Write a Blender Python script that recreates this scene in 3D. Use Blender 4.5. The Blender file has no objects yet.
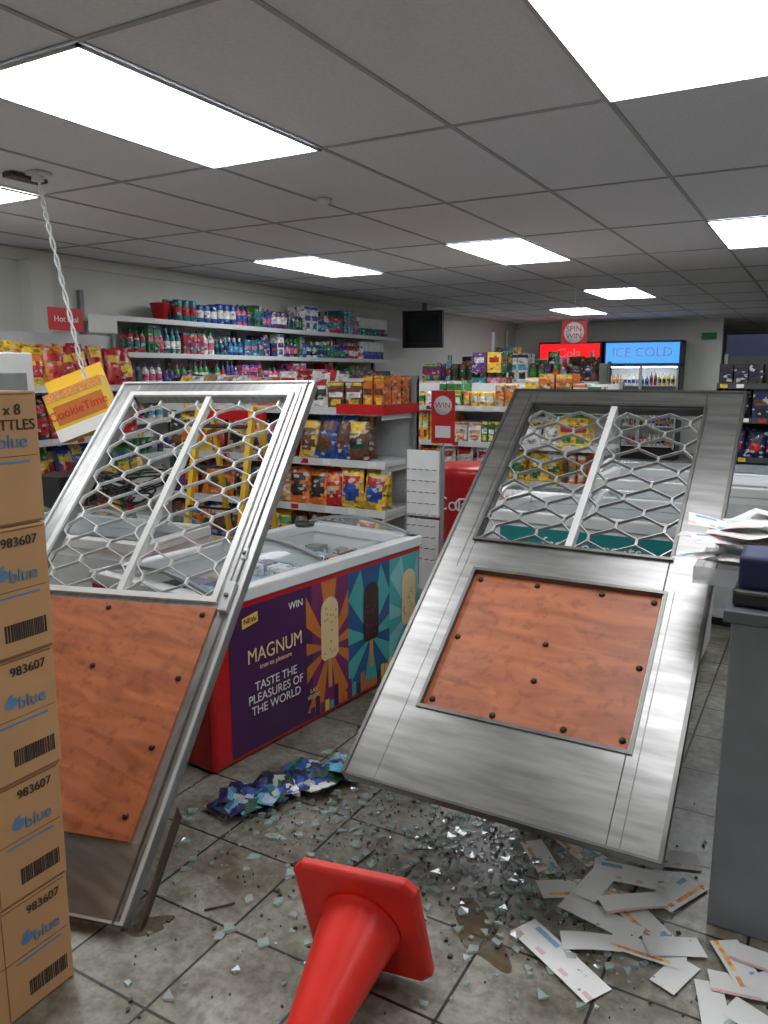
import bpy, math, random
from mathutils import Matrix, Vector
random.seed(11)
S=bpy.context.scene
COL=bpy.context.collection
def lin(c):
    return tuple(((x/255)/12.92 if x/255<=.04045 else ((x/255+.055)/1.055)**2.4) for x in c)
# ---------------------------------------------------------------- materials
def mat(name,rgb,rough=.5,metal=0.,var=.12,scale=12.,emit=0.,bump=0.,stretch=None,spec=.5,alpha=1.,trans=0.):
    m=bpy.data.materials.new(name);m.use_nodes=True;nt=m.node_tree;N=nt.nodes;L=nt.links
    b=N['Principled BSDF']
    c=lin(rgb)
    tc=N.new('ShaderNodeTexCoord');mp=N.new('ShaderNodeMapping');L.new(tc.outputs['Object'],mp.inputs[0])
    if stretch: mp.inputs['Scale'].default_value=stretch
    nz=N.new('ShaderNodeTexNoise');nz.inputs['Scale'].default_value=scale;nz.inputs['Detail'].default_value=4
    L.new(mp.outputs[0],nz.inputs['Vector'])
    cr=N.new('ShaderNodeValToRGB')
    cr.color_ramp.elements[0].position=.3;cr.color_ramp.elements[1].position=.7
    cr.color_ramp.elements[0].color=tuple(x*(1-var) for x in c)+(1,)
    cr.color_ramp.elements[1].color=tuple(min(1,x*(1+var)) for x in c)+(1,)
    L.new(nz.outputs['Fac'],cr.inputs[0]);L.new(cr.outputs[0],b.inputs['Base Color'])
    b.inputs['Roughness'].default_value=rough;b.inputs['Metallic'].default_value=metal
    b.inputs['Specular IOR Level'].default_value=spec
    if emit:
        L.new(cr.outputs[0],b.inputs['Emission Color']);b.inputs['Emission Strength'].default_value=emit
    if bump:
        bp=N.new('ShaderNodeBump');bp.inputs['Strength'].default_value=bump;bp.inputs['Distance'].default_value=.01
        L.new(nz.outputs['Fac'],bp.inputs['Height']);L.new(bp.outputs[0],b.inputs['Normal'])
    if trans: b.inputs['Transmission Weight'].default_value=trans
    if alpha<1: b.inputs['Alpha'].default_value=alpha
    return m
def flat(name,rgb,**k): return mat(name,rgb,var=.05,**k)
def packmat(name,rgb):
    """printed packaging: base colour with irregular printed blotches and lighter/darker ink"""
    m=bpy.data.materials.new(name);m.use_nodes=True;nt=m.node_tree;N=nt.nodes;L=nt.links;b=N['Principled BSDF']
    c=lin(rgb)
    tc=N.new('ShaderNodeTexCoord');mp=N.new('ShaderNodeMapping');mp.inputs['Scale'].default_value=(1,1,1.7);L.new(tc.outputs['Object'],mp.inputs[0])
    vo=N.new('ShaderNodeTexVoronoi');vo.inputs['Scale'].default_value=30;L.new(mp.outputs[0],vo.inputs['Vector'])
    sp=N.new('ShaderNodeSeparateColor');L.new(vo.outputs['Color'],sp.inputs[0])
    cr=N.new('ShaderNodeValToRGB');cr.color_ramp.interpolation='CONSTANT';e=cr.color_ramp.elements
    e[0].position=0;e[0].color=c+(1,);e[1].position=.90;e[1].color=tuple(.35*x+.42 for x in c)+(1,)
    for p,col in ((.48,tuple(x*.62 for x in c)),(.62,tuple(min(1,x*1.25+.01) for x in c)),(.84,tuple(x*.3+.01 for x in c))):
        q=e.new(p);q.color=col+(1,)
    L.new(sp.outputs[0],cr.inputs[0])
    nz=N.new('ShaderNodeTexNoise');nz.inputs['Scale'].default_value=18;nz.inputs['Detail'].default_value=3;L.new(tc.outputs['Object'],nz.inputs['Vector'])
    c2=N.new('ShaderNodeValToRGB');c2.color_ramp.elements[0].position=.35;c2.color_ramp.elements[1].position=.6;c2.color_ramp.elements[0].color=(.7,.7,.7,1)
    L.new(nz.outputs['Fac'],c2.inputs[0])
    mx=N.new('ShaderNodeMixRGB');mx.blend_type='MULTIPLY';mx.inputs[0].default_value=.8
    L.new(cr.outputs[0],mx.inputs[1]);L.new(c2.outputs[0],mx.inputs[2]);L.new(mx.outputs[0],b.inputs['Base Color'])
    b.inputs['Roughness'].default_value=.33
    return m
M_white=mat('white_enamel',(214,216,214),.35,var=.04)
M_shelf=mat('shelf_white_metal',(196,199,198),.45,var=.05)
M_steel=mat('brushed_stainless_steel',(136,135,132),.36,.85,var=.24,scale=4,stretch=(1,9,3))
M_steeldk=mat('stainless_edge',(104,102,98),.4,.8,var=.2)
M_steellt=mat('brushed_steel_light',(154,154,151),.34,.75,var=.18,scale=5,stretch=(9,1,3))
M_alu=mat('powder_coated_aluminium',(182,183,181),.38,.35,var=.08)
M_grille=mat('white_security_grille',(206,206,202),.35,.2,var=.06)
M_grilleg=mat('grey_security_grille',(180,182,180),.35,.4,var=.1)
M_black=mat('black_plastic',(22,22,24),.4,var=.2)
M_dark=mat('dark_grey_plastic',(55,56,58),.5)
M_grey=mat('grey_metal',(128,130,131),.5,var=.08)
M_red=mat('red_gloss',(186,26,32),.32,var=.08)
M_cone=mat('red_orange_rubber',(222,40,28),.36,var=.10,scale=6)
M_coneb=mat('worn_cone_base',(206,40,30),.5,var=.18,scale=9)
M_bolt=mat('bolt_dark',(62,46,38),.4,.6)
M_lid=mat('cooler_glass',(205,220,224),.06,alpha=.22,var=.02)
M_shard=mat('broken_glass_shards',(176,192,186),.06,alpha=.5,var=.2,spec=1.)
M_shard2=mat('debris_dark',(66,62,54),.6,var=.3)
M_paper=mat('paper_white',(214,214,210),.7,var=.04)
PALRGB=dict(red=(180,34,38),blue=(40,78,156),navy=(26,34,76),yellow=(226,188,62),orange=(212,116,46),green=(58,130,68),dgreen=(32,76,50),
 purple=(100,54,118),pink=(206,98,138),white=(222,222,218),cyan=(88,164,194),brown=(104,68,46),black=(34,32,35),teal=(36,122,126),tan=(190,154,110),lime=(142,174,76))
PAL={k:packmat('pack_'+k,v) for k,v in PALRGB.items()}
PK=list(PAL.keys())
def pl(*names): return [PAL[n] for n in names]
def wood(name,rgb):
    m=bpy.data.materials.new(name);m.use_nodes=True;nt=m.node_tree;N=nt.nodes;L=nt.links;b=N['Principled BSDF']
    tc=N.new('ShaderNodeTexCoord');mp=N.new('ShaderNodeMapping');mp.inputs['Scale'].default_value=(1.1,6,5)
    L.new(tc.outputs['Object'],mp.inputs[0])
    nz=N.new('ShaderNodeTexNoise');nz.inputs['Scale'].default_value=3.2;nz.inputs['Detail'].default_value=9;nz.inputs['Distortion'].default_value=.9
    L.new(mp.outputs[0],nz.inputs['Vector'])
    cr=N.new('ShaderNodeValToRGB');e=cr.color_ramp.elements
    c=lin(rgb);e[0].position=.28;e[1].position=.75
    e[0].color=(c[0]*.62,c[1]*.52,c[2]*.46,1);e[1].color=(min(1,c[0]*1.15),c[1]*1.2,c[2]*1.22,1)
    L.new(nz.outputs['Fac'],cr.inputs[0])
    n2=N.new('ShaderNodeTexNoise');n2.inputs['Scale'].default_value=26;n2.inputs['Detail'].default_value=6
    L.new(tc.outputs['Object'],n2.inputs['Vector'])
    c2=N.new('ShaderNodeValToRGB');c2.color_ramp.elements[0].position=.34;c2.color_ramp.elements[1].position=.46;c2.color_ramp.elements[0].color=(.5,.42,.36,1)
    L.new(n2.outputs['Fac'],c2.inputs[0])
    mx=N.new('ShaderNodeMixRGB');mx.blend_type='MULTIPLY';mx.inputs[0].default_value=.5
    L.new(cr.outputs[0],mx.inputs[1]);L.new(c2.outputs[0],mx.inputs[2])
    L.new(mx.outputs[0],b.inputs['Base Color']);b.inputs['Roughness'].default_value=.48
    return m
M_ply=wood('stained_plywood',(172,98,58))
M_splint=wood('splintered_timber',(70,54,42))

def floor_mat():
    m=bpy.data.materials.new('ceramic_floor_tiles');m.use_nodes=True;nt=m.node_tree;N=nt.nodes;L=nt.links;b=N['Principled BSDF']
    tc=N.new('ShaderNodeTexCoord');mp=N.new('ShaderNodeMapping');mp.inputs['Location'].default_value=(.06,.12,0)
    L.new(tc.outputs['Object'],mp.inputs[0])
    br=N.new('ShaderNodeTexBrick');br.offset=0;br.squash=1
    br.inputs['Scale'].default_value=1;br.inputs['Brick Width'].default_value=.33;br.inputs['Row Height'].default_value=.33
    br.inputs['Mortar Size'].default_value=.005;br.inputs['Mortar Smooth'].default_value=.3
    br.inputs['Color1'].default_value=lin((160,157,145))+(1,);br.inputs['Color2'].default_value=lin((143,141,130))+(1,)
    br.inputs['Mortar'].default_value=lin((44,40,35))+(1,)
    L.new(mp.outputs[0],br.inputs['Vector'])
    def ns(scale,det,p0,p1,col,rough=.6):
        n=N.new('ShaderNodeTexNoise');n.inputs['Scale'].default_value=scale;n.inputs['Detail'].default_value=det;n.inputs['Roughness'].default_value=rough
        L.new(tc.outputs['Object'],n.inputs['Vector'])
        c=N.new('ShaderNodeValToRGB');c.color_ramp.elements[0].position=p0;c.color_ramp.elements[1].position=p1
        c.color_ramp.elements[0].color=col+(1,);c.color_ramp.elements[1].color=(1,1,1,1);L.new(n.outputs['Fac'],c.inputs[0]);return n,c
    nz,cr=ns(2.4,9,.38,.56,lin((146,132,106)),.66)
    n3,c3=ns(34,8,.36,.58,(.42,.40,.36))
    n4,c4=ns(9,6,.34,.50,(.50,.46,.40))
    last=br.outputs['Color']
    for c,f in ((cr,.85),(c3,.65),(c4,.6)):
        mx=N.new('ShaderNodeMixRGB');mx.blend_type='MULTIPLY';mx.inputs[0].default_value=f
        L.new(last,mx.inputs[1]);L.new(c.outputs[0],mx.inputs[2]);last=mx.outputs[0]
    L.new(last,b.inputs['Base Color'])
    rr=N.new('ShaderNodeMapRange');rr.inputs[3].default_value=.2;rr.inputs[4].default_value=.52
    L.new(nz.outputs['Fac'],rr.inputs[0]);L.new(rr.outputs[0],b.inputs['Roughness'])
    bp=N.new('ShaderNodeBump');bp.invert=True;bp.inputs['Strength'].default_value=.5;bp.inputs['Distance'].default_value=.003
    L.new(br.outputs['Fac'],bp.inputs['Height']);L.new(bp.outputs[0],b.inputs['Normal'])
    return m
# ---------------------------------------------------------------- mesh builder
class MB:
    def __init__(s,M=None): s.v=[];s.f=[];s.m=[];s.sm=[];s.mats=[];s.M=M or Matrix()
    def mi(s,m):
        if m not in s.mats: s.mats.append(m)
        return s.mats.index(m)
    def add(s,V,F,m,smooth=False,M=None):
        T=s.M@M if M is not None else s.M
        o=len(s.v);s.v+= [tuple(T@Vector(p)) for p in V]
        ms=m if isinstance(m,list) else [m]*len(F)
        for i,f in enumerate(F):
            s.f.append([o+k for k in f]);s.m.append(s.mi(ms[i]));s.sm.append(smooth)
    def box(s,a,b,m,M=None):
        x0,y0,z0=a;x1,y1,z1=b
        V=[(x0,y0,z0),(x1,y0,z0),(x1,y1,z0),(x0,y1,z0),(x0,y0,z1),(x1,y0,z1),(x1,y1,z1),(x0,y1,z1)]
        F=[(3,2,1,0),(4,5,6,7),(0,1,5,4),(1,2,6,5),(2,3,7,6),(3,0,4,7)]
        s.add(V,F,m,M=M)
    def cb(s,c,d,m,M=None): s.box([c[i]-d[i]/2 for i in range(3)],[c[i]+d[i]/2 for i in range(3)],m,M)
    def lathe(s,prof,m,M=None,n=12,smooth=True,cap=True,mats=None):
        V=[];F=[];ms=[]
        for r,z in prof:
            for i in range(n):
                a=2*math.pi*i/n;V.append((r*math.cos(a),r*math.sin(a),z))
        for j in range(len(prof)-1):
            for i in range(n):
                k=(i+1)%n;F.append((j*n+i,j*n+k,(j+1)*n+k,(j+1)*n+i));ms.append(mats[j] if mats else m)
        if cap:
            F.append(tuple(range(n-1,-1,-1)));ms.append(ms[0]);F.append(tuple((len(prof)-1)*n+i for i in range(n)));ms.append(ms[-2])
        s.add(V,F,ms,smooth,M)
    def rod(s,p,q,r,m,n=8):
        p=Vector(p);q=Vector(q);d=q-p
        T=Matrix.Translation(p)@d.to_track_quat('Z','Y').to_matrix().to_4x4()
        s.lathe([(r,0),(r,d.length)],m,T,n)
    def tube(s,pts,r,m,n=6):
        for a,b in zip(pts[:-1],pts[1:]): s.rod(a,b,r,m,n)
    def bag(s,w,h,d,m1,m2,M,m3=None,crumple=.004):
        nu,nv=8,10;V=[];F=[];ms=[];m3=m3 or m2
        sh=random.uniform(-.06,.06);style=random.random()
        for side in (1,-1):
            o=len(V)
            for j in range(nv+1):
                for i in range(nu+1):
                    u=i/nu;v=j/nv
                    bl=(max(0,math.sin(math.pi*u))**.8)*(max(0,math.sin(math.pi*min(1,v*1.04)))**.55)
                    pinch=1-.10*math.sin(math.pi*v)**.7
                    e=0 if i in (0,nu) or j in (0,nv) else crumple
                    V.append(((u-.5)*w*pinch+random.uniform(-e,e),-side*bl*d/2+random.uniform(-e,e)*1.6,v*h))
            for j in range(nv):
                for i in range(nu):
                    a=o+j*(nu+1)+i
                    F.append((a,a+1,a+nu+2,a+nu+1) if side==1 else (a+nu+1,a+nu+2,a+1,a))
                    u=(i+.5)/nu;v=(j+.5)/nv
                    if side==1 and ((u-.5)/.36)**2+((v-.36-sh)/(.2 if style>.4 else .12))**2<1: ms.append(m2)
                    elif side==1 and (.60<v<.80 if style>.3 else .7<v<.98) and .15<u<.85: ms.append(m3)
                    else: ms.append(m1)
        s.add(V,F,ms,True,M)
    def build(s,name,parent=None,bevel=0):
        me=bpy.data.meshes.new(name);me.from_pydata(s.v,[],s.f)
        for m in s.mats: me.materials.append(m)
        me.polygons.foreach_set('material_index',s.m);me.polygons.foreach_set('use_smooth',s.sm);me.update()
        o=bpy.data.objects.new(name,me);COL.objects.link(o)
        if bevel:
            b=o.modifiers.new('b','BEVEL');b.width=bevel;b.segments=3;b.limit_method='ANGLE'
        if parent: o.parent=parent
        return o
def empty(name,loc=(0,0,0)):
    o=bpy.data.objects.new(name,None);COL.objects.link(o);o.empty_display_size=.1;return o
def text(body,M,size,m,parent,name,align='CENTER',sx=1.,ls=1.):
    c=bpy.data.curves.new(name,'FONT');c.body=body;c.size=size;c.align_x=align;c.align_y='CENTER';c.extrude=.0005;c.space_line=ls
    c.materials.append(m);o=bpy.data.objects.new(name,c);COL.objects.link(o)
    o.matrix_world=M@Matrix.Diagonal((sx,1,1,1))
    if parent: o.parent=parent
    return o
def frame(o,ex,ey):
    ex=Vector(ex).normalized();ey=Vector(ey);ey=(ey-ex*ey.dot(ex)).normalized();ez=ex.cross(ey)
    M=Matrix((ex,ey,ez)).transposed().to_4x4();M.translation=Vector(o);return M
T=Matrix.Translation
def RZ(a): return Matrix.Rotation(math.radians(a),4,'Z')
def RX(a): return Matrix.Rotation(math.radians(a),4,'X')
def RY(a): return Matrix.Rotation(math.radians(a),4,'Y')

# ---------------------------------------------------------------- room shell
CH=2.58
def slab(name,a,b,m):
    mb=MB();mb.box(a,b,m);return mb.build(name)
slab('floor',(-5.7,-2.6,-.05),(3.5,21,0),floor_mat())
M_ceil=mat('ceiling_tile_mineral',(222,224,229),.9,var=.05,scale=60)
slab('ceiling',(-5.7,-2.6,CH),(3.5,21,CH+.05),M_ceil)
M_wall=mat('wall_paint_offwhite',(210,211,203),.75,var=.03,scale=4)
slab('wall_left',(-5.8,-2.6,0),(-5.7,21,CH),M_wall)
slab('wall_right',(3.5,-2.6,0),(3.6,21,CH),M_wall)
slab('wall_front',(-5.7,-2.7,0),(3.5,-2.6,CH),M_wall)
slab('wall_back',(-5.7,15.6,0),(-1.75,15.7,CH),M_wall)
slab('wall_rear',(-5.7,21,0),(3.5,21.1,CH),M_wall)
mb=MB();mb.box((-5.7,15.52,0),(-1.75,15.6,.1),M_grey);mb.build('baseboard_back')
mb=MB()
M_tbar=mat('ceiling_grid_bars',(164,166,169),.6,var=.04)
PX=.627;x=-2.67-PX*4
while x<3.5: mb.box((x-.010,-2.6,CH-.005),(x+.010,21,CH-.0005),M_tbar);x+=PX
y=1.75-1.3*3
while y<21: mb.box((-5.7,y-.010,CH-.006),(3.5,y+.010,CH-.0008),M_tbar);y+=1.3
mb.build('trim_ceiling_grid')
mb=MB();mb.box((-5.7,-2.6,2.48),(-5.66,15.6,2.572),M_wall);mb.build('trim_cornice')
slab('trim_pilaster',(-5.7,4.15,0),(-5.55,4.35,2.48),M_wall)
M_panel=mat('led_panel_diffuser',(247,250,255),.5,var=.0,emit=11.2)
cA,cB,cC,cD=-2.67-3*PX,-2.67,-2.67+3*PX,-2.67+6*PX
lights=[(cA,1.75),(cA-.0,5.65),(cB,1.75),(cB,5.65),(cB,9.55),(cC,1.75),(cC,5.65),(cC,13.45),(cA+PX,12.15),(cD,1.75),(cD,5.65),(cC,-2.15),(cB,-2.15)]  # last two, unseen behind the camera, are added for front lighting
for lx,ly in lights:
    mb=MB();z1=CH-.008;z0=CH-.014;w_=PX
    mb.box((lx+.015,ly+.015,z0),(lx+w_-.015,ly+1.285,z1),M_panel)
    for a,b in (((lx,ly),(lx+w_,ly+.014)),((lx,ly+1.286),(lx+w_,ly+1.3)),((lx,ly),(lx+.014,ly+1.3)),((lx+w_-.014,ly),(lx+w_,ly+1.3))):
        mb.box((a[0],a[1],z0-.002),(b[0],b[1],z1),M_alu)
    mb.build('ceiling_light_panel')
mb=MB(T((-2.60,3.9,CH-.035)));mb.lathe([(.025,0),(.04,.01),(.045,.03)],M_white,n=20);mb.build('smoke_detector')

# ---------------------------------------------------------------- security doors
def door(name,BL,TLp,BR,W,L,op,ply,white,bolts,latch):
    BL=Vector(BL);M=frame(BL,Vector(BR)-BL,Vector(TLp)-BL)
    E=empty(name)
    mb=MB(M);t=.022
    fr=M_steellt if white else M_steel
    x0,x1,y0,y1=op
    mb.box((0,0,-t),(x0,L,t),fr);mb.box((x1,0,-t),(W,L,t),fr)
    mb.box((x0,y1,-t),(x1,L,t),fr)
    mb.box((x0,ply[3],-t),(x1,y0,t),fr)
    mb.box((x0,0,-t),(x1,ply[2],t),M_steel)
    mb.build('frame',E,bevel=.003)
    mb=MB(M)
    for a,b in (((0,0,t),(.012,L,t+.006)),((W-.012,0,t),(W,L,t+.006)),((0,L-.012,t),(W,L,t+.006)),((0,0,t),(W,.008,t+.004))): mb.box(a,b,M_alu if white else M_steeldk)
    if white:
        mb.box((.012,.008,t),(W-.02,ply[2]-.03,t+.003),M_steel)
        mb.box((W-.034,.0,t),(W-.030,L,t+.010),M_steeldk);mb.box((W-.06,ply[3]+.06,t),(W-.055,L-.04,t+.004),M_steeldk)
    bw=.024 if white else .012;fm=M_grille if white else M_steeldk
    mb.box((x0-bw,y0-bw,t),(x0,y1+bw,t+.012),fm);mb.box((x1,y0-bw,t),(x1+bw,y1+bw,t+.012),fm)
    mb.box((x0,y1,t),(x1,y1+bw,t+.012),fm);mb.box((x0,y0-bw,t),(x1,y0,t+.012),fm)
    xm=(x0+x1)/2
    mb.box((xm-.013,y0,-.012),(xm+.013,y1,t+.004),M_grille)
    mb.build('glazing_bead',E)
    mb=MB(M);p=.088;h=.15
    for (a,b) in ((x0,xm-.013),(xm+.013,x1)):
        n=max(1,round((b-a)/p));pp=(b-a)/n
        for i in range(n+1):
            xi=a+i*pp;sg=1 if i%2 else -1
            pts=[];yy=y0
            while yy<y1+h:
                for fr_,s2 in [(.10,sg),(.40,-sg),(.60,-sg),(.90,sg)]: pts.append((xi+s2*pp/2*.97,yy+fr_*h))
                yy+=h
            pts=[(min(max(px,a),b),py) for px,py in pts if py<=y1]
            w=.0028;V=[];F=[]
            for px,py in pts: V+=[(px-w,py,-.006),(px+w,py,-.006),(px+w,py,.010),(px-w,py,.010)]
            for j in range(len(pts)-1):
                o=j*4
                for q in range(4): F.append((o+q,o+(q+1)%4,o+4+(q+1)%4,o+4+q))
            mb.add(V,F,M_grille if white else M_grilleg)
    mb.build('diamond_grille',E)
    px0,px1,py0,py1=ply
    mb=MB(M)
    if white: mb.box((px0,py0-.03,t),(px1,py1,t+.012),M_ply)
    else:
        mb.box((px0,py0,-.01),(px1,py1,.006),M_ply)
        for a,b in (((px0-.012,py0-.012,t-.004),(px1+.012,py0,t+.006)),((px0-.012,py1,t-.004),(px1+.012,py1+.012,t+.006)),((px0-.012,py0,t-.004),(px0,py1,t+.006)),((px1,py0,t-.004),(px1+.012,py1,t+.006))): mb.box(a,b,M_steeldk)
        mb.box((x0,py0-.002,-.012),(px0-.002,py1+.002,t),M_steel)
        mb.box((px1+.03,0,t),(px1+.033,py1+.02,t+.0015),M_steeldk)
        mb.box((x0-.035,py1+.012,t),(x0-.032,L-.02,t+.0015),M_steeldk)
    mb.build('plywood_panel',E)
    mb=MB(M);zt=t+.012 if white else .006
    for bx,by in bolts:
        mb.lathe([(.011,0),(.011,.003),(.007,.008),(.001,.009)],M_bolt,T((px0+bx*(px1-px0),py0+by*(py1-py0),zt)),n=10)
    mb.build('bolts',E)
    if latch:
        mb=MB(M)
        for lx,ly,sx,sy,sz in latch: mb.cb((lx,ly,t+sz/2),(sx,sy,sz),M_alu);mb.lathe([(.009,0),(.009,.01)],M_steeldk,T((lx,ly,t+sz)),n=12)
        mb.build('lock_case',E,bevel=.004)
    return E
door('security_door',(-2.60,1.118,.012),(-3.06,2.77,1.55),(-1.625,1.365,.022),1.005,2.28,(.10,.90,1.10,2.18),(.06,.935,.25,1.05),True,
 [(.05,.05),(.5,.04),(.95,.05),(.05,.35),(.5,.35),(.95,.33),(.05,.65),(.55,.66),(.95,.64),(.05,.96),(.5,.96),(.95,.96)],[(.965,1.10,.035,.13,.025),(.968,1.30,.02,.05,.012)])
door('security_door',(-1.278,1.985,.295),(-1.29,3.59,1.512),(-.27,1.996,.295),1.005,2.0,(.12,.855,1.055,1.885),(.17,.86,.30,.895),False,
 [(.04,.06),(.36,.04),(.7,.05),(.96,.06),(.04,.5),(.5,.55),(.96,.5),(.04,.95),(.36,.96),(.7,.96),(.96,.95),(.5,.3)],[])
mb=MB()
mb.add([(-1.612,1.385,.004),(-1.600,1.39,.004),(-1.605,1.42,.004),(-1.658,1.60,.24),(-1.650,1.61,.27),(-1.664,1.64,.21)],[(0,1,4,3),(1,2,5,4),(2,0,3,5),(0,2,1),(3,4,5)],M_splint)
mb.build('splintered_door_jamb')

# ---------------------------------------------------------------- product helpers
def bottle(mb,M,r,h,mb_,cap,lab=None):
    lab=lab or mb_
    mb.lathe([(r*.9,0),(r,h*.04),(r,h*.18),(r*1.01,h*.2),(r*1.01,h*.5),(r,h*.52),(r*.95,h*.62),(r*.5,h*.76),(r*.32,h*.8),(r*.34,h*.82),(r*.34,h),],mb_,M,n=9,
      mats=[mb_,mb_,mb_,lab,mb_,mb_,mb_,mb_,cap,cap])
def can(mb,M,r,h,m1,m2): mb.lathe([(r*.9,0),(r,h*.05),(r,h*.3),(r,h*.7),(r,h*.93),(r*.9,h)],m1,M,n=10,mats=[m1,m1,m2,m1,m1])
def carton(mb,M,w,d,h,m1,m2,m3):
    mb.box((-w/2,-d/2,0),(w/2,d/2,h),m1,M);mb.box((-w*.42,-d/2-.001,h*.42),(w*.42,-d/2+.01,h*.62),m2,M)
    mb.box((-w*.3,-d/2-.001,h*.1),(w*.3,-d/2+.01,h*.34),m3,M);mb.box((-w*.5,-d/2-.001,h*.86),(w*.5,-d/2+.01,h*.97),m3,M)
def rolls(mb,M,w,h,m1,m2):
    r=w/4
    for i in (-1,1):
        for k in range(2): mb.lathe([(r*.9,0),(r,h*.04),(r,h*.44),(r*.9,h*.48)],m1,M@T((i*r,0,k*h*.49)),n=10,mats=[m1,m2 if k==0 else m1,m1])
def fill(mb,M,length,hmax,kinds,pals,depth=.22,rows=2,gap=.006,skip=0.05,runs=(1,4)):
    x=.01
    while x<length-.05:
        kd=random.choice(kinds);c1,c2,c3=(random.sample(pals,3));run=random.randint(*runs)
        hh=hmax*random.uniform(.55,.97)
        w={'bottle':random.uniform(.055,.085),'can':.07,'box':random.uniform(.05,.14),'bag':.17,'tub':.09,'roll':.2}[kd]
        if kd=='bag': hh=hmax*random.uniform(.82,1.0);w=random.uniform(.135,.18)
        for i in range(run):
            if x+w>length: return
            if random.random()>skip:
                for rw in range(rows):
                    P=M@T((x+w/2,w/2+.02+rw*(w+.01) if kd!='box' else .07+rw*.13,0))@RZ(random.uniform(-7,7))
                    if kd=='bottle': bottle(mb,P,w*.46,hh,c1,c2,c3)
                    elif kd=='can': can(mb,P,.033,min(hh,.13 if hmax<.35 else hh),c1,c2)
                    elif kd=='tub': can(mb,P,.044,min(hh,.2),c1,c2)
                    elif kd=='roll': rolls(mb,P,w,min(.24,hmax*.95),M_wt0,c2)
                    elif kd=='box': carton(mb,P,w*.95,.11,hh,c1,c2,c3)
                    else: mb.bag(w*1.08,hh*random.uniform(.92,1.05),.10,c1,c2,M@T((x+w/2,.06+rw*.1+random.uniform(-.015,.01),0))@RX(random.uniform(-14,-4))@RZ(random.uniform(-12,12))@RY(random.uniform(-8,8)),c3)
            x+=w+gap
        if random.random()<.08: x+=.04
M_wt0=mat('tissue_white',(226,226,226),.8,var=.06)
def gondola(name,M,length,depth,levels,top,rail=None,sm=None):
    mb=MB(M);sm=sm or M_shelf
    mb.box((0,depth-.03,0),(length,depth,top),sm)
    mb.box((0,.03,0),(length,depth-.03,.14),sm)
    for z in levels:
        mb.box((0,.0,z-.03),(length,depth-.03,z-.002),sm);mb.box((0,-.012,z-.042),(length,0,z+.006),rail or sm)
        xx=.03
        while xx<length-.1:
            if random.random()<.7: mb.box((xx,-.014,z-.034),(xx+.06,-.011,z+.0),random.choice([M_paper,M_paper,PAL['yellow'],PAL['red']]))
            xx+=random.uniform(.12,.22)
    for x in (0,length-.03):
        mb.box((x,depth-.06,0),(x+.03,depth+.005,top+.02),M_grey)
        for z in levels: mb.box((x,.0,z-.07),(x+.006,depth-.03,z-.005),sm)
    return mb.build(name)
def leftM(y0,xf,z): return frame((xf,y0,z),(0,1,0),(-1,0,0))
mb=MB()
lv=[2.07,1.77,1.49,1.19,.88,.5,.15];Y0,Y1_=4.72,9.75
for z in lv:
    mb.box((-5.7,Y0,z-.03),(-5.28,Y1_,z-.002),M_shelf);mb.box((-5.28,Y0,z-.04),(-5.268,Y1_,z+.004),M_shelf)
yy=Y0
while yy<Y1_+.1: mb.box((-5.7,yy-.02,0),(-5.66,yy+.02,2.3),M_grey);yy+=1.0
SU=mb.build('shelving_unit')
mb=MB();P=pl('blue','navy','purple','pink','white','cyan','green','red','teal','white','blue')
fill(mb,leftM(5.5,-5.3,2.07),3.3,.31,['bottle','box','bottle','tub'],P,skip=.02,runs=(1,3))
fill(mb,leftM(8.8,-5.3,2.07),.9,.28,['roll'],P,rows=1)
fill(mb,leftM(4.9,-5.3,1.77),4.0,.26,['bottle','box','bottle','bottle'],P,skip=.02,runs=(1,3))
fill(mb,leftM(8.9,-5.3,1.77),.8,.26,['roll'],P,rows=1)
fill(mb,leftM(4.9,-5.3,1.49),4.8,.25,['bottle','box','can'],pl('white','pink','purple','blue','red','green'),skip=.02,runs=(1,3))
fill(mb,leftM(4.9,-5.3,1.19),4.8,.25,['bottle','box','can'],P,rows=1)
fill(mb,leftM(4.9,-5.3,.88),4.8,.25,['box','can'],P,rows=1)
mb.build('cleaning_products',SU)
mb=MB(leftM(5.38,-5.32,2.071));mb.lathe([(.06,0),(.09,.15),(.1,.155),(.09,.16)],M_red,T((.03,.12,0)),n=16);mb.build('red_bucket',SU)

CS=gondola('chip_shelving',leftM(3.27,-4.85,0),1.40,.43,[1.5,1.12,.75,.4],1.9)
mb=MB()
R=pl('red','orange','red','black','red','yellow')
for z in (1.5,1.12,.75,.4): fill(mb,leftM(3.29,-4.87,z),1.36,.34,['bag'],R if z>1 else pl('red','yellow','blue','green'),rows=2,skip=0,gap=-.01)
mb.build('chip_bags',CS)
mb=MB(leftM(3.75,-4.86,1.9));mb.box((0,-.002,0),(.3,.004,.16),M_red);mb.box((.35,-.002,0),(.62,.004,.13),M_paper);o=mb.build('promo_header_card',CS)
text('Hot deal',frame((-4.855,3.9,1.98),(0,1,0),(0,0,1)),.06,M_white,CS,'lettering')
mb=MB();mb.box((-4.9,2.72,0),(-4.35,3.22,1.72),M_white);mb.box((-4.36,2.77,.3),(-4.345,3.17,1.6),M_grey);DC=mb.build('drinks_cabinet',bevel=.01)
mb=MB();mb.box((-4.80,2.8,1.72),(-4.77,3.15,1.9),M_red);o=mb.build('price_card',DC);text('xa',frame((-4.765,2.98,1.81),(0,1,0),(0,0,1)),.16,M_white,DC,'lettering')

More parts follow.
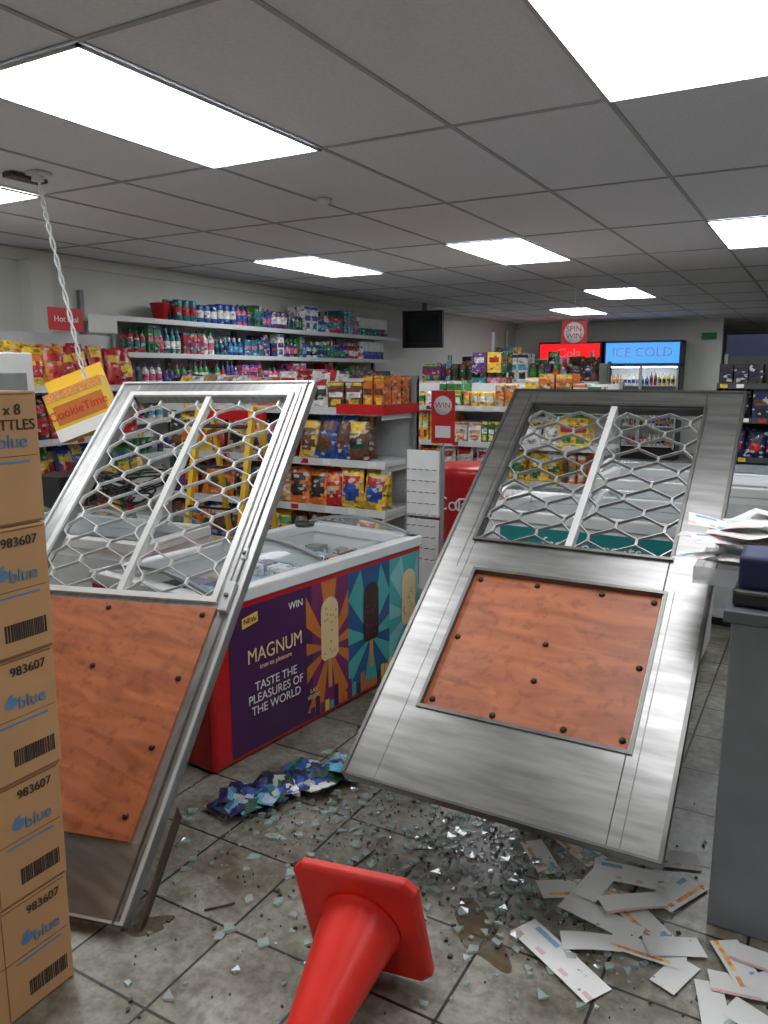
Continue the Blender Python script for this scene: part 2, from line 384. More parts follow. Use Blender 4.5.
# ------------------------------------------------ chip gondola centre
GX0,GX1,GY=-4.35,-2.42,4.3
SG=gondola('snack_gondola',T((GX0,GY,0)),GX1-GX0,.46,[1.37,1.03,.71,.4],1.56)
mb=MB()
CB=pl('red','black','yellow','purple','brown','tan','green','blue','orange','dgreen','brown','black')
for z,h in ((1.03,.31),(.71,.29),(.40,.28)): fill(mb,T((GX0,GY-.03,z)),GX1-GX0-.01,h,['bag'],CB,rows=2,skip=0,runs=(1,2),gap=-.015)
mb.build('snack_bags',SG)
mb=MB();fill(mb,T((GX0,GY,1.37)),GX1-GX0-.01,.25,['box','tub','bag','box','bag'],pl('brown','red','yellow','tan','black','orange','white'),rows=3,skip=0,runs=(1,3))
mb.build('snack_boxes',SG)
mb=MB();mb.box((-2.78,GY-.02,1.335),(GX1+.01,GY-.013,1.40),M_red);mb.box((GX1+.002,GY-.02,1.335),(GX1+.008,GY+.45,1.40),M_red);mb.build('red_price_rail',SG)

mb=MB(T((-2.13,4.25,0)))
mb.box((-.11,.0,.72),(.11,.02,1.13),M_white)
for i in range(5):
    for j in range(9): mb.rod((-.09+i*.045,0,.45+j*.07),(-.09+i*.045,-.06,.46+j*.07),.003,M_grey,5)
mb.box((-.13,.02,0),(-.11,.04,1.15),M_grey);mb.box((.11,.02,0),(.13,.04,1.15),M_grey);mb.box((-.15,-.1,0),(.15,.16,.02),M_grey)
mb.box((-.11,.005,.25),(.11,.015,.7),M_shelf)
mb.build('pegboard_display_stand')
WM=frame((-2.36,4.84,1.12),(1,.1,0),(.22,0,1))
mb=MB(WM);mb.box((0,0,0),(.17,.36,.006),M_red);mb.lathe([(.065,0),(.065,.004)],M_white,T((.085,.26,.007)),n=20);mb.box((.03,.04,.006),(.14,.12,.009),M_white);mb.rod((.085,.2,-.004),(.085,-1.12,-.01),.006,M_grey)
o=mb.build('promo_wobbler');text('WIN',WM@T((.085,.26,.012)),.055,M_red,o,'lettering')
mb=MB(T((-2.22,5.2,0)));mb.lathe([(.25,0),(.26,.04),(.26,.84),(.28,.86),(.28,.92),(.26,.94)],M_red,n=36)
o=mb.build('barrel_drinks_cooler')
for a in (-62,-95,-30):
    A=math.radians(a);c=Vector((-2.22+.262*math.cos(A),5.2+.262*math.sin(A),.68))
    text('Cola',frame(c,(-math.sin(A),math.cos(A),0),(0,0,1)),.14,M_white,o,'lettering')

# ------------------------------------------------ ice cream chest freezer (centre)
FP=Vector((-2.01,2.17,0));FE=Vector((.115,.993,0)).normalized()
FM=frame(FP,FE,(0,0,1))
FL=1.48;FD=.76;FH=.74
E=empty('ice_cream_freezer')
mb=MB(FM);mb.box((0,.0,-FD),(FL,.50,0),M_red);mb.build('body',E,bevel=.025)
mb=MB(FM)
for a,b in (((0,.47,-.045),(FL,.69,0)),((0,.47,-FD),(FL,.69,-FD+.045)),((0,.47,-FD+.045),(.045,.69,-.045)),((FL-.045,.47,-FD+.045),(FL,.69,-.045))): mb.box(a,b,M_red)
for a,b in (((.045,.49,-.05),(FL-.045,.69,-.046)),((.045,.49,-FD+.046),(FL-.045,.69,-FD+.05)),((.045,.49,-FD+.05),(.05,.69,-.05)),((FL-.05,.49,-FD+.05),(FL-.045,.69,-.05))): mb.box(a,b,M_white)
mb.box((.05,.50,-FD+.05),(FL-.05,.505,-.05),M_white);mb.build('side_walls',E)
mb=MB(FM)
mb.box((-.01,.685,-FD-.01),(FL+.01,FH,-FD+.06),M_white);mb.box((-.01,.685,-.06),(FL+.01,FH,.012),M_white)
mb.box((-.01,.685,-FD),(.06,FH,.0),M_white);mb.box((FL-.06,.685,-FD),(FL+.01,FH,0),M_white)
mb.box((FL/2-.02,.70,-FD+.05),(FL/2+.02,FH+.02,-.05),M_white)
mb.build('top_rim',E,bevel=.008)
mb=MB(FM)
for i in range(13):
    for j in range(6):
        c=random.choice(pl('brown','blue','white','white','tan','cyan','purple','white','black'))
        mb.box((.07+i*.104,.505,-.68+j*.105),(.165+i*.104,.60+random.uniform(-.04,.04),-.59+j*.105),c)
mb.build('ice_cream_stock',E)
def curved_lid(mb,x0,x1,z0,z1,y0,rise,m,fm):
    n=10;V=[];F=[]
    for i in range(n+1):
        t=i/n;z=z0+(z1-z0)*t;y=y0+rise*math.sin(math.pi*t)
        V+=[(x0,y,z),(x1,y,z)]
    for i in range(n): F.append((2*i,2*i+1,2*i+3,2*i+2))
    mb.add(V,F,m,True)
    for x in (x0,x1-.02):
        V=[];F=[]
        for i in range(n+1):
            t=i/n;z=z0+(z1-z0)*t;y=y0+rise*math.sin(math.pi*t)
            V+=[(x,y-.006,z),(x+.02,y-.006,z),(x+.02,y+.008,z),(x,y+.008,z)]
        for i in range(n):
            o=i*4
            for q in range(4): F.append((o+q,o+(q+1)%4,o+4+(q+1)%4,o+4+q))
        mb.add(V,F,fm)
mb=MB(FM);curved_lid(mb,.04,FL/2+.03,-FD+.04,-.04,FH,.05,M_lid,M_grey);curved_lid(mb,FL/2-.03,FL-.04,-FD+.04,-.04,FH+.012,.05,M_lid,M_grey)
mb.lathe([(.05,0),(.055,.02)],M_black,T((1.12,FH+.05,-.5))@RX(-90),n=16)
mb.build('sliding_glass_lids',E)
M_pur=flat('print_purple',(70,32,78),rough=.4);M_or=flat('print_orange',(196,112,50),rough=.4);M_te=flat('print_teal',(70,164,164),rough=.4)
M_bl=flat('print_blue',(38,84,132),rough=.4);M_ye=flat('print_yellow',(226,190,84),rough=.4);M_mg=flat('print_magenta',(116,42,92),rough=.4);M_cr=flat('print_cream',(226,200,150),rough=.5);M_ch=flat('print_chocolate',(58,34,28),rough=.4);M_wt=flat('print_white',(232,230,224),rough=.5);M_tan=flat('print_biscuit',(190,140,84),rough=.5)
M_tl=flat('print_light_teal',(128,190,190),rough=.4);M_rd=flat('print_red',(196,40,40),rough=.5)
mb=MB(FM)
z=.002
def poly(pts,m,z): mb.add([(a,b,z) for a,b in pts],[tuple(range(len(pts)))],m)
poly([(.10,.03),(.60,.03),(.60,.66),(.10,.66)],M_pur,z)
poly([(.60,.03),(.86,.03),(.86,.66),(.60,.66)],M_mg,z)
poly([(.86,.03),(1.20,.03),(1.20,.66),(.86,.66)],M_bl,z)
poly([(1.20,.03),(1.47,.03),(1.47,.66),(1.20,.66)],M_te,z)
for cx,cy,x0,x1,c1,n in ((.72,.34,.56,.86,M_or,18),(1.04,.30,.86,1.20,M_te,14),(1.38,.34,1.20,1.47,M_tl,14)):
    for i in range(0,n,2):
        a0=2*math.pi*i/n;a1=2*math.pi*(i+1)/n
        pts=[(cx,cy)]
        for a in (a0,a1):
            dx,dy=math.cos(a),math.sin(a)
            tt=min([(x1-cx)/dx if dx>1e-6 else 9,(x0-cx)/dx if dx<-1e-6 else 9,(.66-cy)/dy if dy>1e-6 else 9,(.03-cy)/dy if dy<-1e-6 else 9])
            pts.append((cx+dx*tt,cy+dy*tt))
        poly(pts,c1,z+.001)
for i in range(26):
    xx=.58+i*.034;hh=random.uniform(.03,.11);poly([(xx,.03),(xx+.03,.03),(xx+.03,.03+hh),(xx,.03+hh)],random.choice([M_or,M_ye,M_mg,M_pur,M_te]),z+.0018)
for cx,c in ((.72,M_cr),(1.04,M_ch),(1.37,M_cr)):
    w=.062;y0=.28;y1=.58;pts=[(cx-w,y0+.02),(cx-w+.02,y0),(cx+w-.02,y0),(cx+w,y0+.02)]
    for i in range(0,9):
        a=math.pi*i/8;pts.append((cx+w*math.cos(a),y1-w+w*math.sin(a)))
    poly([(cx-.014,.14),(cx+.014,.14),(cx+.014,y0),(cx-.014,y0)],M_tan,z+.003)
    poly(pts,c,z+.0035)
    for i in range(16):
        px=cx+random.uniform(-w*.8,w*.8);py=random.uniform(y0+.03,y1-.04);d=.005;poly([(px-d,py-d),(px+d,py-d),(px+d,py+d),(px-d,py+d)],M_tan if c is M_cr else M_mg,z+.004)
poly([(.17,.57),(.26,.585),(.26,.63),(.17,.615)],M_ye,z+.003)
mb.build('printed_front',E)
def ft(body,x,y,s,m,sx=1.,ls=1.): text(body,FM@T((x,y,.007)),s,m,E,'lettering',sx=sx,ls=ls)
ft('MAGNUM',.36,.44,.088,M_cr,.86);ft('true to pleasure',.36,.385,.03,M_cr)
ft('TASTE THE\nPLEASURES OF\nTHE WORLD',.36,.25,.055,M_wt,.95,.95)
ft('WIN',.49,.60,.045,M_wt);ft('NEW',.215,.60,.032,M_pur);ft('LAS\nVEGAS',.60,.15,.03,M_cr)

def chest(name,M,L_,D_,H_,front,fx=None,band=None):
    E=empty(name);mb=MB(M);mb.box((0,0,.05),(L_,D_,H_-.24),M_white);mb.build('body',E,bevel=.02)
    mb=MB(M)
    for a,b in (((0,0,H_-.26),(L_,.04,H_-.05)),((0,D_-.04,H_-.26),(L_,D_,H_-.05)),((0,.04,H_-.26),(.04,D_-.04,H_-.05)),((L_-.04,.04,H_-.26),(L_,D_-.04,H_-.05))): mb.box(a,b,M_white)
    mb.build('side_walls',E)
    mb=MB(M);b0=band or (.12,H_-.1);f0=fx or (.03,L_-.03)
    mb.box((f0[0],-.004,b0[0]),(f0[1],.0,b0[1]),front);mb.box((.02,.02,0),(L_-.02,D_-.02,.05),M_black);mb.build('front_decal',E)
    mb=MB(M)
    for a,b in (((-.01,-.01,H_-.06),(L_+.01,.05,H_)),((-.01,D_-.05,H_-.06),(L_+.01,D_+.01,H_)),((-.01,0,H_-.06),(.05,D_,H_)),((L_-.05,0,H_-.06),(L_+.01,D_,H_))): mb.box(a,b,M_white)
    mb.build('top_rim',E,bevel=.008)
    mb=MB(M@frame((0,0,0),(1,0,0),(0,0,1)));curved_lid(mb,.03,L_/2+.03,-D_+.03,-.03,H_,.09,M_lid,M_white);curved_lid(mb,L_/2-.03,L_-.03,-D_+.03,-.03,H_+.015,.09,M_lid,M_grey);mb.build('curved_glass_lids',E)
    mb=MB(M)
    n=int(L_/.12)
    for i in range(n-1):
        for j in range(4):
            if .20+j*.14<D_-.04: mb.box((.07+i*.12,.08+j*.14,H_-.239),(.17+i*.12,.20+j*.14,H_-.14+random.uniform(-.04,.03)),random.choice(pl('white','cyan','blue','white','teal','pink','tan','white')))
    mb.build('frozen_stock',E);return E
M_tealp=flat('teal_panel',(34,126,128),rough=.4)
chest('chest_freezer',T((-4.15,2.62,0))@RZ(6),1.2,.55,.74,M_shelf)
Ef=chest('chest_freezer',T((-1.62,3.95,0)),1.15,.75,.86,M_tealp,(.12,1.1),(.45,.78))
text('frozen treats',frame((-1.62+.62,3.943,.70),(1,0,0),(0,0,1)),.10,M_wt,Ef,'lettering')
chest('chest_freezer',T((-1.35,5.2,0)),1.6,.75,.90,M_shelf)
M_crate=mat('crate_navy',(26,36,78),.45)
for i in range(2):
    mb=MB(T((-1.0,2.90,i*.36)));w,d,h=.42,.36,.355;m=M_crate if i else M_black
    mb.box((0,0,0),(w,d,.015),m)
    for zz in (.0,.11,.22,h-.045):
        for a,b in (((0,0,zz),(w,.015,zz+.045)),((0,d-.015,zz),(w,d,zz+.045)),((0,0,zz),(.015,d,zz+.045)),((w-.015,0,zz),(w,d,zz+.045))): mb.box(a,b,m)
    for xx in (0,w/4,w/2,3*w/4,w-.02):
        mb.box((xx,0,0),(xx+.02,.014,h),m);mb.box((xx,d-.014,0),(xx+.02,d,h),m)
    mb.build('milk_crate')

# ------------------------------------------------ cardboard boxes
M_card=mat('corrugated_cardboard',(184,142,98),.8,var=.07,scale=5);M_card2=mat('cardboard_edge',(128,92,58),.85);M_ink=flat('blue_ink',(84,128,164),rough=.7);M_inkk=flat('dark_ink',(52,44,42),rough=.8)
XO=[-.006,-.004,.002,.008,0.]
for i in range(5):
    h=.31;z0=i*.312;dx=XO[i]+.050;dy=random.uniform(-.01,.002)
    X1=-1.675+dx;Y1=1.190+dy;X0=X1-.38;Y0=Y1-.58
    if i>=2: Y1+=.014
    mb=MB();mb.box((X0,Y0,z0),(X1,Y1,z0+h),M_card)
    o=mb.build('cardboard_box',bevel=.004)
    mb=MB()
    for zz in (z0+.004,z0+h-.008): mb.box((X1-.001,Y0+.01,zz),(X1+.001,Y1-.01,zz+.003),M_card2)
    mb.box((X1,Y1-.19,z0+.01),(X1+.001,Y1-.188,z0+h-.01),M_card2)
    mb.box((X1,Y0+.01,z0+.16),(X1+.001,Y1-.01,z0+.162),M_card2)
    if i!=4:
        bz=z0+.06;yb=Y1-.13
        while yb<Y1-.02:
            w=random.choice([.002,.003,.005]);mb.box((X1,yb,bz-.02),(X1+.0012,yb+w,bz+.022),M_inkk);yb+=w+random.choice([.002,.003])
    def drop(cy,cz,s):
        V=[(X1+.0015,cy+s*a,cz+s*b) for a,b in ((-.5,-.1),(-.35,-.45),(0,-.5),(.4,-.3),(.5,.0),(.3,.25),(.0,.3),(.3,.6),(-.2,.45))]
        mb.add(V,[tuple(range(9))],M_ink)
    drop(Y1-.125,z0+.205,.035);drop(Y1-.36,z0+.22,.05)
    mb.box((X1,Y1-.16,z0+.145),(X1+.0012,Y1-.03,z0+.15),M_ink)
    mb.build('printing',o)
    text('blue',frame((X1+.002,Y1-.07,z0+.195),(0,1,0),(0,0,1)),.045,M_ink,o,'lettering')
    text('blue',frame((X1+.002,Y1-.28,z0+.20),(0,1,0),(0,0,1)),.065,M_ink,o,'lettering')
    if i<4: text('983607',frame((X1+.002,Y1-.075,z0+.275),(0,1,0),(0,0,1)),.032,M_inkk,o,'lettering')
    else: text('L x 8\nBOTTLES',frame((X1+.002,Y1-.08,z0+.25),(0,1,0),(0,0,1)),.035,M_inkk,o,'lettering')

# ------------------------------------------------ traffic cone
E=empty('traffic_cone')
ax=Vector((.12,-.95,-.25)).normalized()
q=ax.to_track_quat('Z','Y').to_matrix().to_4x4()
base=Vector((-.945,1.57,.185))
CM=T(base)@q@RZ(4)
mb=MB(CM);b=.175;c=.03
pts=[(-b+c,-b),(b-c,-b),(b,-b+c),(b,b-c),(b-c,b),(-b+c,b),(-b,b-c),(-b,-b+c)]
V=[(x,y,0) for x,y in pts]+[(x,y,.022) for x,y in pts]+[(x*.94,y*.94,.03) for x,y in pts]
F=[tuple(range(7,-1,-1))]+[(i,(i+1)%8,8+(i+1)%8,8+i) for i in range(8)]+[(8+i,8+(i+1)%8,16+(i+1)%8,16+i) for i in range(8)]+[tuple(range(16,24))]
mb.add(V,F,M_coneb);mb.build('base',E,bevel=.004)
mb=MB(CM);mb.lathe([(.115,.028),(.109,.038),(.104,.055),(.064,.31),(.044,.44),(.025,.56),(.021,.565)],M_cone,n=48);mb.build('cone_body',E)
mn=1e9
for ob in E.children:
    for v in ob.data.vertices: mn=min(mn,v.co.z)
for ob in E.children:
    for v in ob.data.vertices: v.co.z-=mn-.001

# ------------------------------------------------ right service counter
mb=MB();M_ctr=mat('grey_laminate',(116,119,123),.45,var=.05);M_top=mat('worktop_dark',(84,88,94),.4)
mb.box((-.175,2.24,.0),(1.2,3.6,.93),M_ctr);SC=mb.build('service_counter',bevel=.006)
mb=MB();mb.box((-.195,2.22,.93),(1.22,3.62,.965),M_top);mb.build('worktop',SC,bevel=.004)
mb=MB();M_clear=mat('clear_acrylic',(220,226,230),.1,alpha=.35)
mb.box((-.31,2.46,.967),(.04,2.76,.972),M_clear)
for a,b in (((-.31,2.46,.972),(.04,2.464,1.02)),((-.31,2.46,.972),(-.306,2.76,1.02)),((-.31,2.756,.972),(.04,2.76,1.02))): mb.box(a,b,M_clear)
tray=mb.build('leaflet_tray',SC)
M_pink=mat('slip_pink',(206,170,170),.7);M_blu2=mat('slip_blue',(120,164,196),.7)
M_or2=mat('slip_orange',(216,146,80),.7,var=.3,scale=90);M_yl2=mat('slip_yellow',(222,192,116),.7)
def sheet(mb,c,w,h,rz,tilt=(0,0),style=1,curl=.0):
    M=T(c)@RZ(rz)@RX(tilt[0])@RY(tilt[1]);n=10;V=[];F=[];ms=[]
    ph=random.uniform(0,3);ys=(-.5,-.36,-.2,.2,.38,.5)
    for i in range(n+1):
        for j,yy in enumerate(ys):
            V.append(((i/n-.5)*w,yy*h,.002+curl*(.5+.5*math.sin(ph+i/n*2.6+yy*.8))))
    for i in range(n):
        for j in range(5):
            a=i*6+j;F.append((a,a+6,a+7,a+1))
            if style==1 and j==1: ms.append(random.choice([M_or2,M_or2,M_yl2,M_paper]))
            elif style==1 and j==3 and i in (7,8): ms.append(M_blu2)
            elif style==2 and j==3 and i in (1,2,3): ms.append(M_blu2)
            elif style==2 and j==1 and i%3==0: ms.append(M_pink)
            elif style==3 and j==0: ms.append(M_pink)
            else: ms.append(M_paper)
    mb.add(V,F,ms,True,M)
mb=MB()
for i in range(30): sheet(mb,(-.17+random.uniform(-.12,.16),2.60+random.uniform(-.09,.09),.980+i*.005),.22,.11,random.uniform(-70,70),tilt=(random.uniform(-14,14),random.uniform(-14,14)),style=random.choice([0,0,2,3]),curl=.02)
mb.build('leaflets',SC)
mb=MB(T((-.11,2.34,.966)));mb.box((-.07,-.08,0),(.13,.08,.05),M_black);mb.box((-.06,-.05,.05),(.12,.06,.15),M_crate,RX(8));mb.build('payment_terminal',bevel=.012)

# ------------------------------------------------ floor litter
mb=MB()
for c,w,h,r in [((-.51,1.88,.002),.30,.095,-30),((-.55,2.2,.002),.24,.09,35),((-.42,2.34,.003),.22,.1,10),((-.33,2.14,.004),.22,.09,-40),((-.27,2.33,.006),.2,.09,65),((-.45,2.10,.007),.24,.085,-12),((-.62,2.42,.003),.22,.09,-30),((-.33,2.5,.002),.2,.10,20),
   ((-.08,2.10,.003),.17,.08,-60),((.02,1.90,.004),.22,.085,-20),((-.05,2.02,.008),.18,.08,15),((-.50,2.25,.010),.2,.08,80),((-.24,2.08,.005),.16,.08,30),((-.38,2.20,.012),.2,.08,40),((-.3,2.03,.008),.2,.075,5),((-.7,2.3,.003),.18,.08,-50),
   ((.02,2.08,.006),.17,.08,50),((.05,1.78,.004),.2,.085,-35),((-.22,1.98,.003),.14,.07,70),((-.02,2.14,.012),.16,.08,0),((-.45,1.98,.004),.16,.07,25),((-.12,1.92,.004),.15,.07,-75)]:
    sheet(mb,c,w,h,r,style=1 if random.random()<.35 else random.choice([0,2,3]),curl=random.uniform(.003,.014))
mb.build('scattered_leaflets')
def blocked(x,y):
    return (x<-1.80 and y>2.1) or (x>-.20 and y>2.2) or (-1.03<x<-.55 and 2.86<y<3.3)
mb=MB()
def shard(mb,cx,cy,s,m):
    if blocked(cx,cy): return
    n=random.randint(3,5);a0=random.uniform(0,6);pts=[]
    for i in range(n):
        a=a0+2*math.pi*i/n+random.uniform(-.4,.4);r=s*random.uniform(.5,1);pts.append((cx+r*math.cos(a),cy+r*math.sin(a)))
    z0=.0015;z1=z0+random.uniform(.003,.007);k=len(pts)
    V=[(x,y,z0) for x,y in pts]+[(x,y,z1+random.uniform(0,s*.25)) for x,y in pts]
    F=[tuple(range(k-1,-1,-1)),tuple(range(k,2*k))]+[(i,(i+1)%k,k+(i+1)%k,k+i) for i in range(k)]
    mb.add(V,F,m)
for (cx,cy,sx,sy,n) in [(-.78,2.28,.20,.17,360),(-.95,2.3,.3,.22,240),(-1.45,2.45,.16,.25,170),(-1.66,2.1,.14,.14,80),(-1.25,2.0,.25,.25,120),(-.5,2.08,.2,.16,110),(-.9,1.95,.45,.3,110),(-1.5,1.7,.2,.2,24),(-1.25,1.45,.2,.15,18),(-1.2,3.2,.3,.5,60),(-.4,1.8,.3,.2,50)]:
    for i in range(n): shard(mb,random.gauss(cx,sx),random.gauss(cy,sy),random.choice([.004,.005,.006,.008,.01,.014,.02,.026]),M_shard)
for (cx,cy,sx,sy,n) in [(-.8,2.25,.3,.2,300),(-1.5,2.3,.2,.3,160),(-1.3,1.7,.3,.3,90),(-.5,2.0,.3,.2,100)]:
    for i in range(n): shard(mb,random.gauss(cx,sx),random.gauss(cy,sy),random.choice([.003,.004,.006,.009]),M_shard2)
for p,q_ in (((-1.42,1.84,.004),(-1.36,1.92,.006)),((-1.22,1.95,.004),(-1.20,2.06,.008)),((-1.5,1.55,.004),(-1.44,1.62,.005)),((-1.12,2.12,.004),(-1.05,2.15,.005))): mb.rod(p,q_,.003,M_splint,5)
mb.build('broken_glass')
M_pud=mat('dirty_water',(92,74,48),.05,alpha=.6,var=.3,scale=10,spec=.8)
def puddle(name,cx,cy,a,b,rot):
    mb=MB(T((cx,cy,0))@RZ(rot));n=36;ph=[random.uniform(0,6) for _ in range(3)]
    V=[(0,0,.0016)]
    for i in range(n):
        t=2*math.pi*i/n;r=1+.22*math.sin(2*t+ph[0])+.14*math.sin(3*t+ph[1])+.10*math.sin(5*t+ph[2]);V.append((a*r*math.cos(t),b*r*math.sin(t),.0012))
    mb.add(V,[(0,i+1,(i+1)%n+1) for i in range(n)],M_pud,True);return mb.build(name)
puddle('water_puddle',-.74,1.87,.13,.06,-35);puddle('water_puddle',-1.60,1.42,.07,.035,40)
mb=MB()
CP=['blue','dgreen','teal','dgreen','cyan','navy','navy','white','blue']
for i in range(17):
    t=i/16;c=(-1.78+.22*t+random.uniform(-.05,.05),2.02+.42*t+random.uniform(-.05,.05));m1,m2,m3=random.sample(CP,3)
    mb.bag(.115,.16,.03,PAL[m1],PAL[m2],T((c[0],c[1],.026+random.uniform(0,.03)))@RZ(random.uniform(0,360))@RX(-90+random.uniform(-9,9))@RY(random.uniform(-8,8))@T((0,0,-.08)),PAL[m3],crumple=.006)
mn=min(v[2] for v in mb.v);mb.v=[(a,b,c-mn+.001) for a,b,c in mb.v]
mb.build('spilled_snack_packets')

# ------------------------------------------------ ladder, cables, cookie box
M_yel=mat('yellow_fibreglass',(214,172,44),.4)
mb=MB(frame((-3.62,3.60,0),(1,.1,0),(0,.24,1)))
for x in (0,.42): mb.box((x,0,-.02),(x+.035,1.42,.02),M_yel)
for i in range(5): mb.box((.03,.2+i*.27,-.035),(.425,.215+i*.27,.035),M_black)
mb.M=frame((-3.60,4.18,0),(1,.1,0),(0,-.18,1))
for x in (.02,.40): mb.box((x,0,-.015),(x+.03,1.40,.015),M_yel)
mb.box((0,1.32,-.02),(.44,1.38,.02),M_red)
mb.build('step_ladder')
mb=MB()
for j in range(8):
    pts=[];a=random.uniform(0,6)
    for i in range(26):
        t=i/25;pts.append((-3.42+.24*math.sin(a+t*7)+random.uniform(-.01,.01)+.1*j/7,2.98+.12*math.cos(a*2+t*9),.86+.02*j+.10*abs(math.sin(t*6+a))))
    mb.tube(pts,.006,M_black)
mb.box((-3.95,2.85,.845),(-3.7,3.1,1.02),M_black)
mb.build('tangled_cables')
CB_=frame((-3.64,2.99,1.30),(.87,.49,.38),(-.25,0,1))
mb=MB(CB_)
M_ylw=flat('box_yellow',(228,186,54),rough=.5)
mb.box((-.16,-.04,-.1),(.19,.24,.0),M_ylw);mb.box((-.16,.19,.0),(.19,.24,.002),M_or2);mb.box((-.16,-.04,.0),(.19,.03,.002),M_wt);mb.box((-.13,.05,.0),(.17,.16,.002),M_or);mb.box((-.16,.24,-.1),(.19,.33,-.095),M_ylw)
o=mb.build('cookie_display_box')
text('CookieTime',CB_@T((.01,.105,.004)),.07,M_rd,o,'lettering')
E=empty('hanging_cable')
for d in (0,.02):
    cu=bpy.data.curves.new('wire','CURVE');cu.dimensions='3D';cu.bevel_depth=.005
    sp=cu.splines.new('POLY');P=[]
    bs=[(-3.50,2.70,2.57),(-3.47,2.70,2.42),(-3.49,2.74,2.3),(-3.46,2.76,2.1),(-3.46,2.80,1.9),(-3.46,2.84,1.70),(-3.44,2.86,1.55)]
    for a,b in zip(bs[:-1],bs[1:]):
        for i in range(8):
            t=i/8;P.append(tuple(a[k]+(b[k]-a[k])*t for k in range(3)))
    sp.points.add(len(P)-1)
    for i,p in enumerate(P): sp.points[i].co=(p[0]+.009*math.cos(i*.9+d*157),p[1]+.009*math.sin(i*.9+d*157),p[2],1)
    cu.materials.append(M_white);o=bpy.data.objects.new('wire',cu);COL.objects.link(o);o.parent=E
mb=MB();mb.box((-3.66,2.62,2.555),(-3.58,2.82,2.574),M_dark);mb.box((-3.54,2.66,2.56),(-3.45,2.75,2.574),M_white);mb.lathe([(.03,0),(.025,.03)],M_white,T((-3.5,2.7,2.535)),n=14);mb.build('ceiling_rose',E)

# ------------------------------------------------ mid and far shop
def stocked(name,x,y,L_,levels,top,kinds,pals,hm,rows=2,skip=.03,sm=None):
    g=gondola(name,T((x,y,0)),L_,.5,levels,top,sm=sm)
    mb=MB()
    for z in levels: fill(mb,T((x,y,z)),L_-.02,hm,kinds,pals,rows=rows,skip=skip,runs=(1,3))
    mb.build('stock',g)
stocked('grocery_gondola',-3.75,6.5,2.2,(1.30,.98,.66,.35),1.5,['box','can','tub','box','bag'],pl('yellow','white','orange','green','red','white','tan'),.30)
stocked('grocery_gondola',-4.2,8.3,2.1,(1.5,1.2,.85,.45),1.7,['box','bag','tub','bottle'],[PAL[k] for k in PK],.32)
stocked('grocery_gondola',-4.9,11.0,1.6,(1.6,1.25,.85,.45),1.8,['box','bag','tub'],[PAL[k] for k in PK],.3,rows=1)
for cx,cy,zt in ((-3.0,7.55,2.0),(-3.75,9.9,2.15),(-2.45,9.3,1.85)):
    mb=MB(T((cx,cy,0)));mb.rod((0,0,0),(0,0,zt),.02,M_grey);mb.lathe([(.25,0),(.25,.03)],M_grey,n=20)
    for l in range(6):
        z=.35+l*(zt-.5)/6
        for a in range(4):
            for s in (-.08,.08):
                m=random.choice([PAL[k] for k in PK]);mb.box((s-.07,-.16,z),(s+.07,-.14,z+.2),m,RZ(a*90));mb.box((s-.05,-.163,z+.1),(s+.05,-.159,z+.15),random.choice(pl('white','yellow','red')),RZ(a*90))
    mb.build('card_carousel')
def hang(name,x,y,z,r,body):
    mb=MB(T((x,y,z)));mb.box((-r,-.004,-r*.9),(r,.004,r*.9),M_red);mb.lathe([(r*.8,0),(r*.8,.004)],M_white,T((0,-.004,.0))@RX(90),n=28);mb.rod((0,0,r*.9),(0,0,CH-z),.002,M_white,5)
    o=mb.build(name);text(body,frame((x,y-.012,z),(1,0,0),(0,0,1)),r*.62,M_red,o,'lettering',ls=.85)
hang('hanging_promo_sign',-2.3,8.0,2.0,.13,'SPIN\nWIN')
mb=MB(T((-5.36,10.15,1.95))@RZ(8));mb.box((-.07,0,0),(.53,.08,.52),M_black);mb.add([(-.07,.08,0),(.53,.08,0),(.53,.08,.52),(-.07,.08,.52),(.06,.40,.08),(.42,.40,.08),(.42,.40,.42),(.06,.40,.42)],[(0,1,5,4),(1,2,6,5),(2,3,7,6),(3,0,4,7),(4,5,6,7)],M_black)
mb.box((-.02,-.004,.08),(.48,0,.46),mat('tv_screen',(32,36,38),.12));mb.box((.2,.08,.5),(.26,.14,.63),M_grey);mb.build('crt_television')
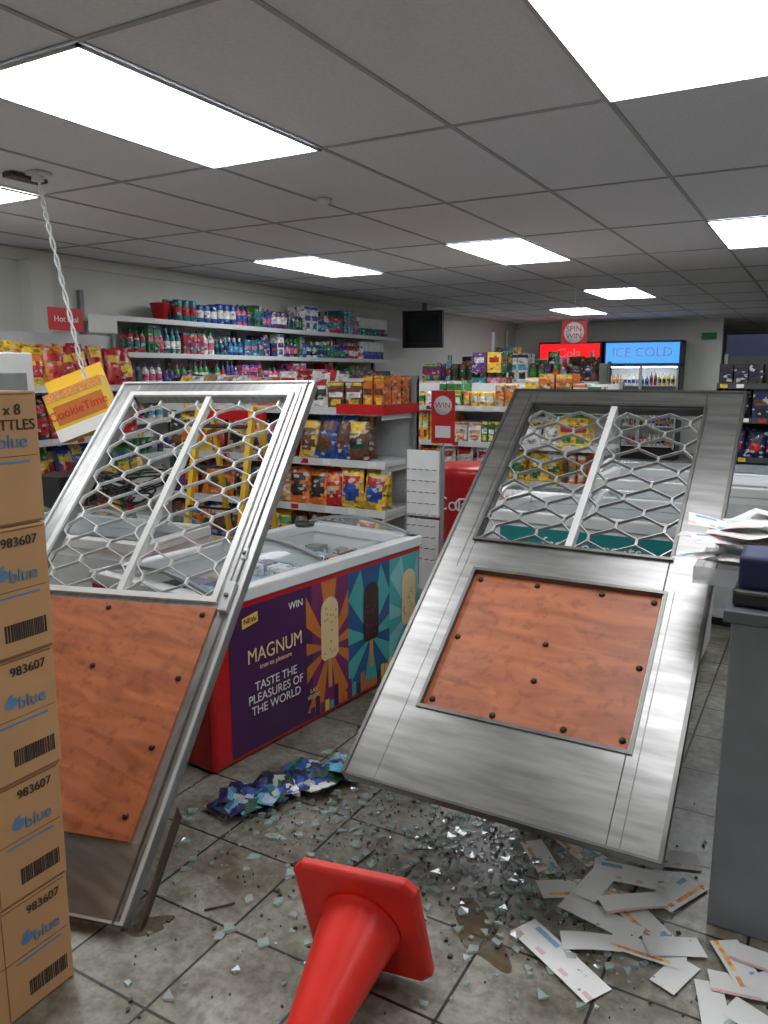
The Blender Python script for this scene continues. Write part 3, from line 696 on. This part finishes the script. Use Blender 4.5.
def fridge(name,x0,x1,emitcol,body):
    E=empty(name);y=15.0
    mb=MB();mb.box((x0,y,0),(x1,15.5,.2),M_black)
    mb.box((x0,15.45,.2),(x1,15.5,2.18),M_dark);mb.box((x0,y,.2),(x0+.05,15.45,2.18),M_dark);mb.box((x1-.05,y,.2),(x1,15.45,2.18),M_dark);mb.box((x0,y+.03,1.72),(x1,15.45,1.76),M_dark);mb.box((x0,y+.02,2.14),(x1,15.45,2.18),M_dark)
    for z in (.25,.62,1.0,1.37): mb.box((x0+.05,y+.08,z-.02),(x1-.05,15.45,z),M_white)
    xm=(x0+x1)/2
    for a in (x0+.02,xm-.03,xm+.0,x1-.05): mb.box((a,y-.03,.2),(a+.03,y,1.72),M_alu)
    mb.build('cabinet',E)
    mb=MB();mb.box((x0+.03,y-.01,1.77),(x1-.03,y+.02,2.14),emitcol);mb.build('lit_header',E)
    mb=MB();mb.box((x0+.06,y+.05,1.69),(x1-.06,y+.09,1.71),flat('fridge_lamp',(240,248,255),emit=14.));mb.box((x0+.05,15.43,.2),(x1-.05,15.449,1.7),flat('fridge_liner',(225,232,238)));mb.build('lamp',E)
    mb=MB()
    for z in (.25,.62,1.0,1.37): fill(mb,T((x0+.06,y+.1,z)),x1-x0-.12,.3,['bottle'],pl('red','blue','green','orange','black','white','yellow'),rows=1,skip=0)
    mb.build('drinks',E)
    text(body,frame(((x0+x1)/2,y-.014,1.96),(1,0,0),(0,0,1)),.24,M_wt,E,'lettering')
    return E
fridge('drinks_fridge',-5.0,-3.78,flat('header_red_lit',(225,24,30),emit=1.3),'Cola')
fridge('drinks_fridge',-3.72,-2.35,flat('header_blue_lit',(60,126,210),emit=1.8),'ICE COLD')
mb=MB();mb.box((-2.1,15.56,2.2),(-1.85,15.59,2.32),flat('exit_green',(40,130,70)));mb.build('exit_sign')
stocked('dark_display_rack',-.87,7.6,1.6,(1.5,1.2,.85,.45),1.75,['box','bag','box'],pl('black','navy','black','brown','purple','navy','red','black'),.28,skip=0,sm=M_dark)
mb=MB();mb.box((-.87,8.12,1.60),(.65,8.14,1.95),M_crate);mb.box((-.8,8.12,0),(-.76,8.14,1.6),M_grey);mb.box((.5,8.12,0),(.54,8.14,1.6),M_grey);o=mb.build('rack_header_sign')
stocked('grocery_gondola',-1.3,12.5,3.0,(1.6,1.25,.85,.45),1.8,['box','bag','tub'],pl('black','navy','brown','red','white'),.3,rows=1,sm=M_dark)

# ---------------------------------------------------------------- camera, world, view
w=bpy.data.worlds.new('w');S.world=w;w.use_nodes=True;w.node_tree.nodes['Background'].inputs[0].default_value=(.6,.65,.7,1);w.node_tree.nodes['Background'].inputs[1].default_value=.2
cd=bpy.data.cameras.new('camera');cam=bpy.data.objects.new('camera',cd);COL.objects.link(cam);S.camera=cam
cd.sensor_fit='HORIZONTAL';cd.sensor_width=36;cd.lens=36*775/768;cd.clip_start=.05
cam.location=(0,0,1.6);cam.rotation_euler=(math.radians(90-10.2),0,math.radians(29.5))
S.view_settings.view_transform='Standard'
S.view_settings.exposure=0
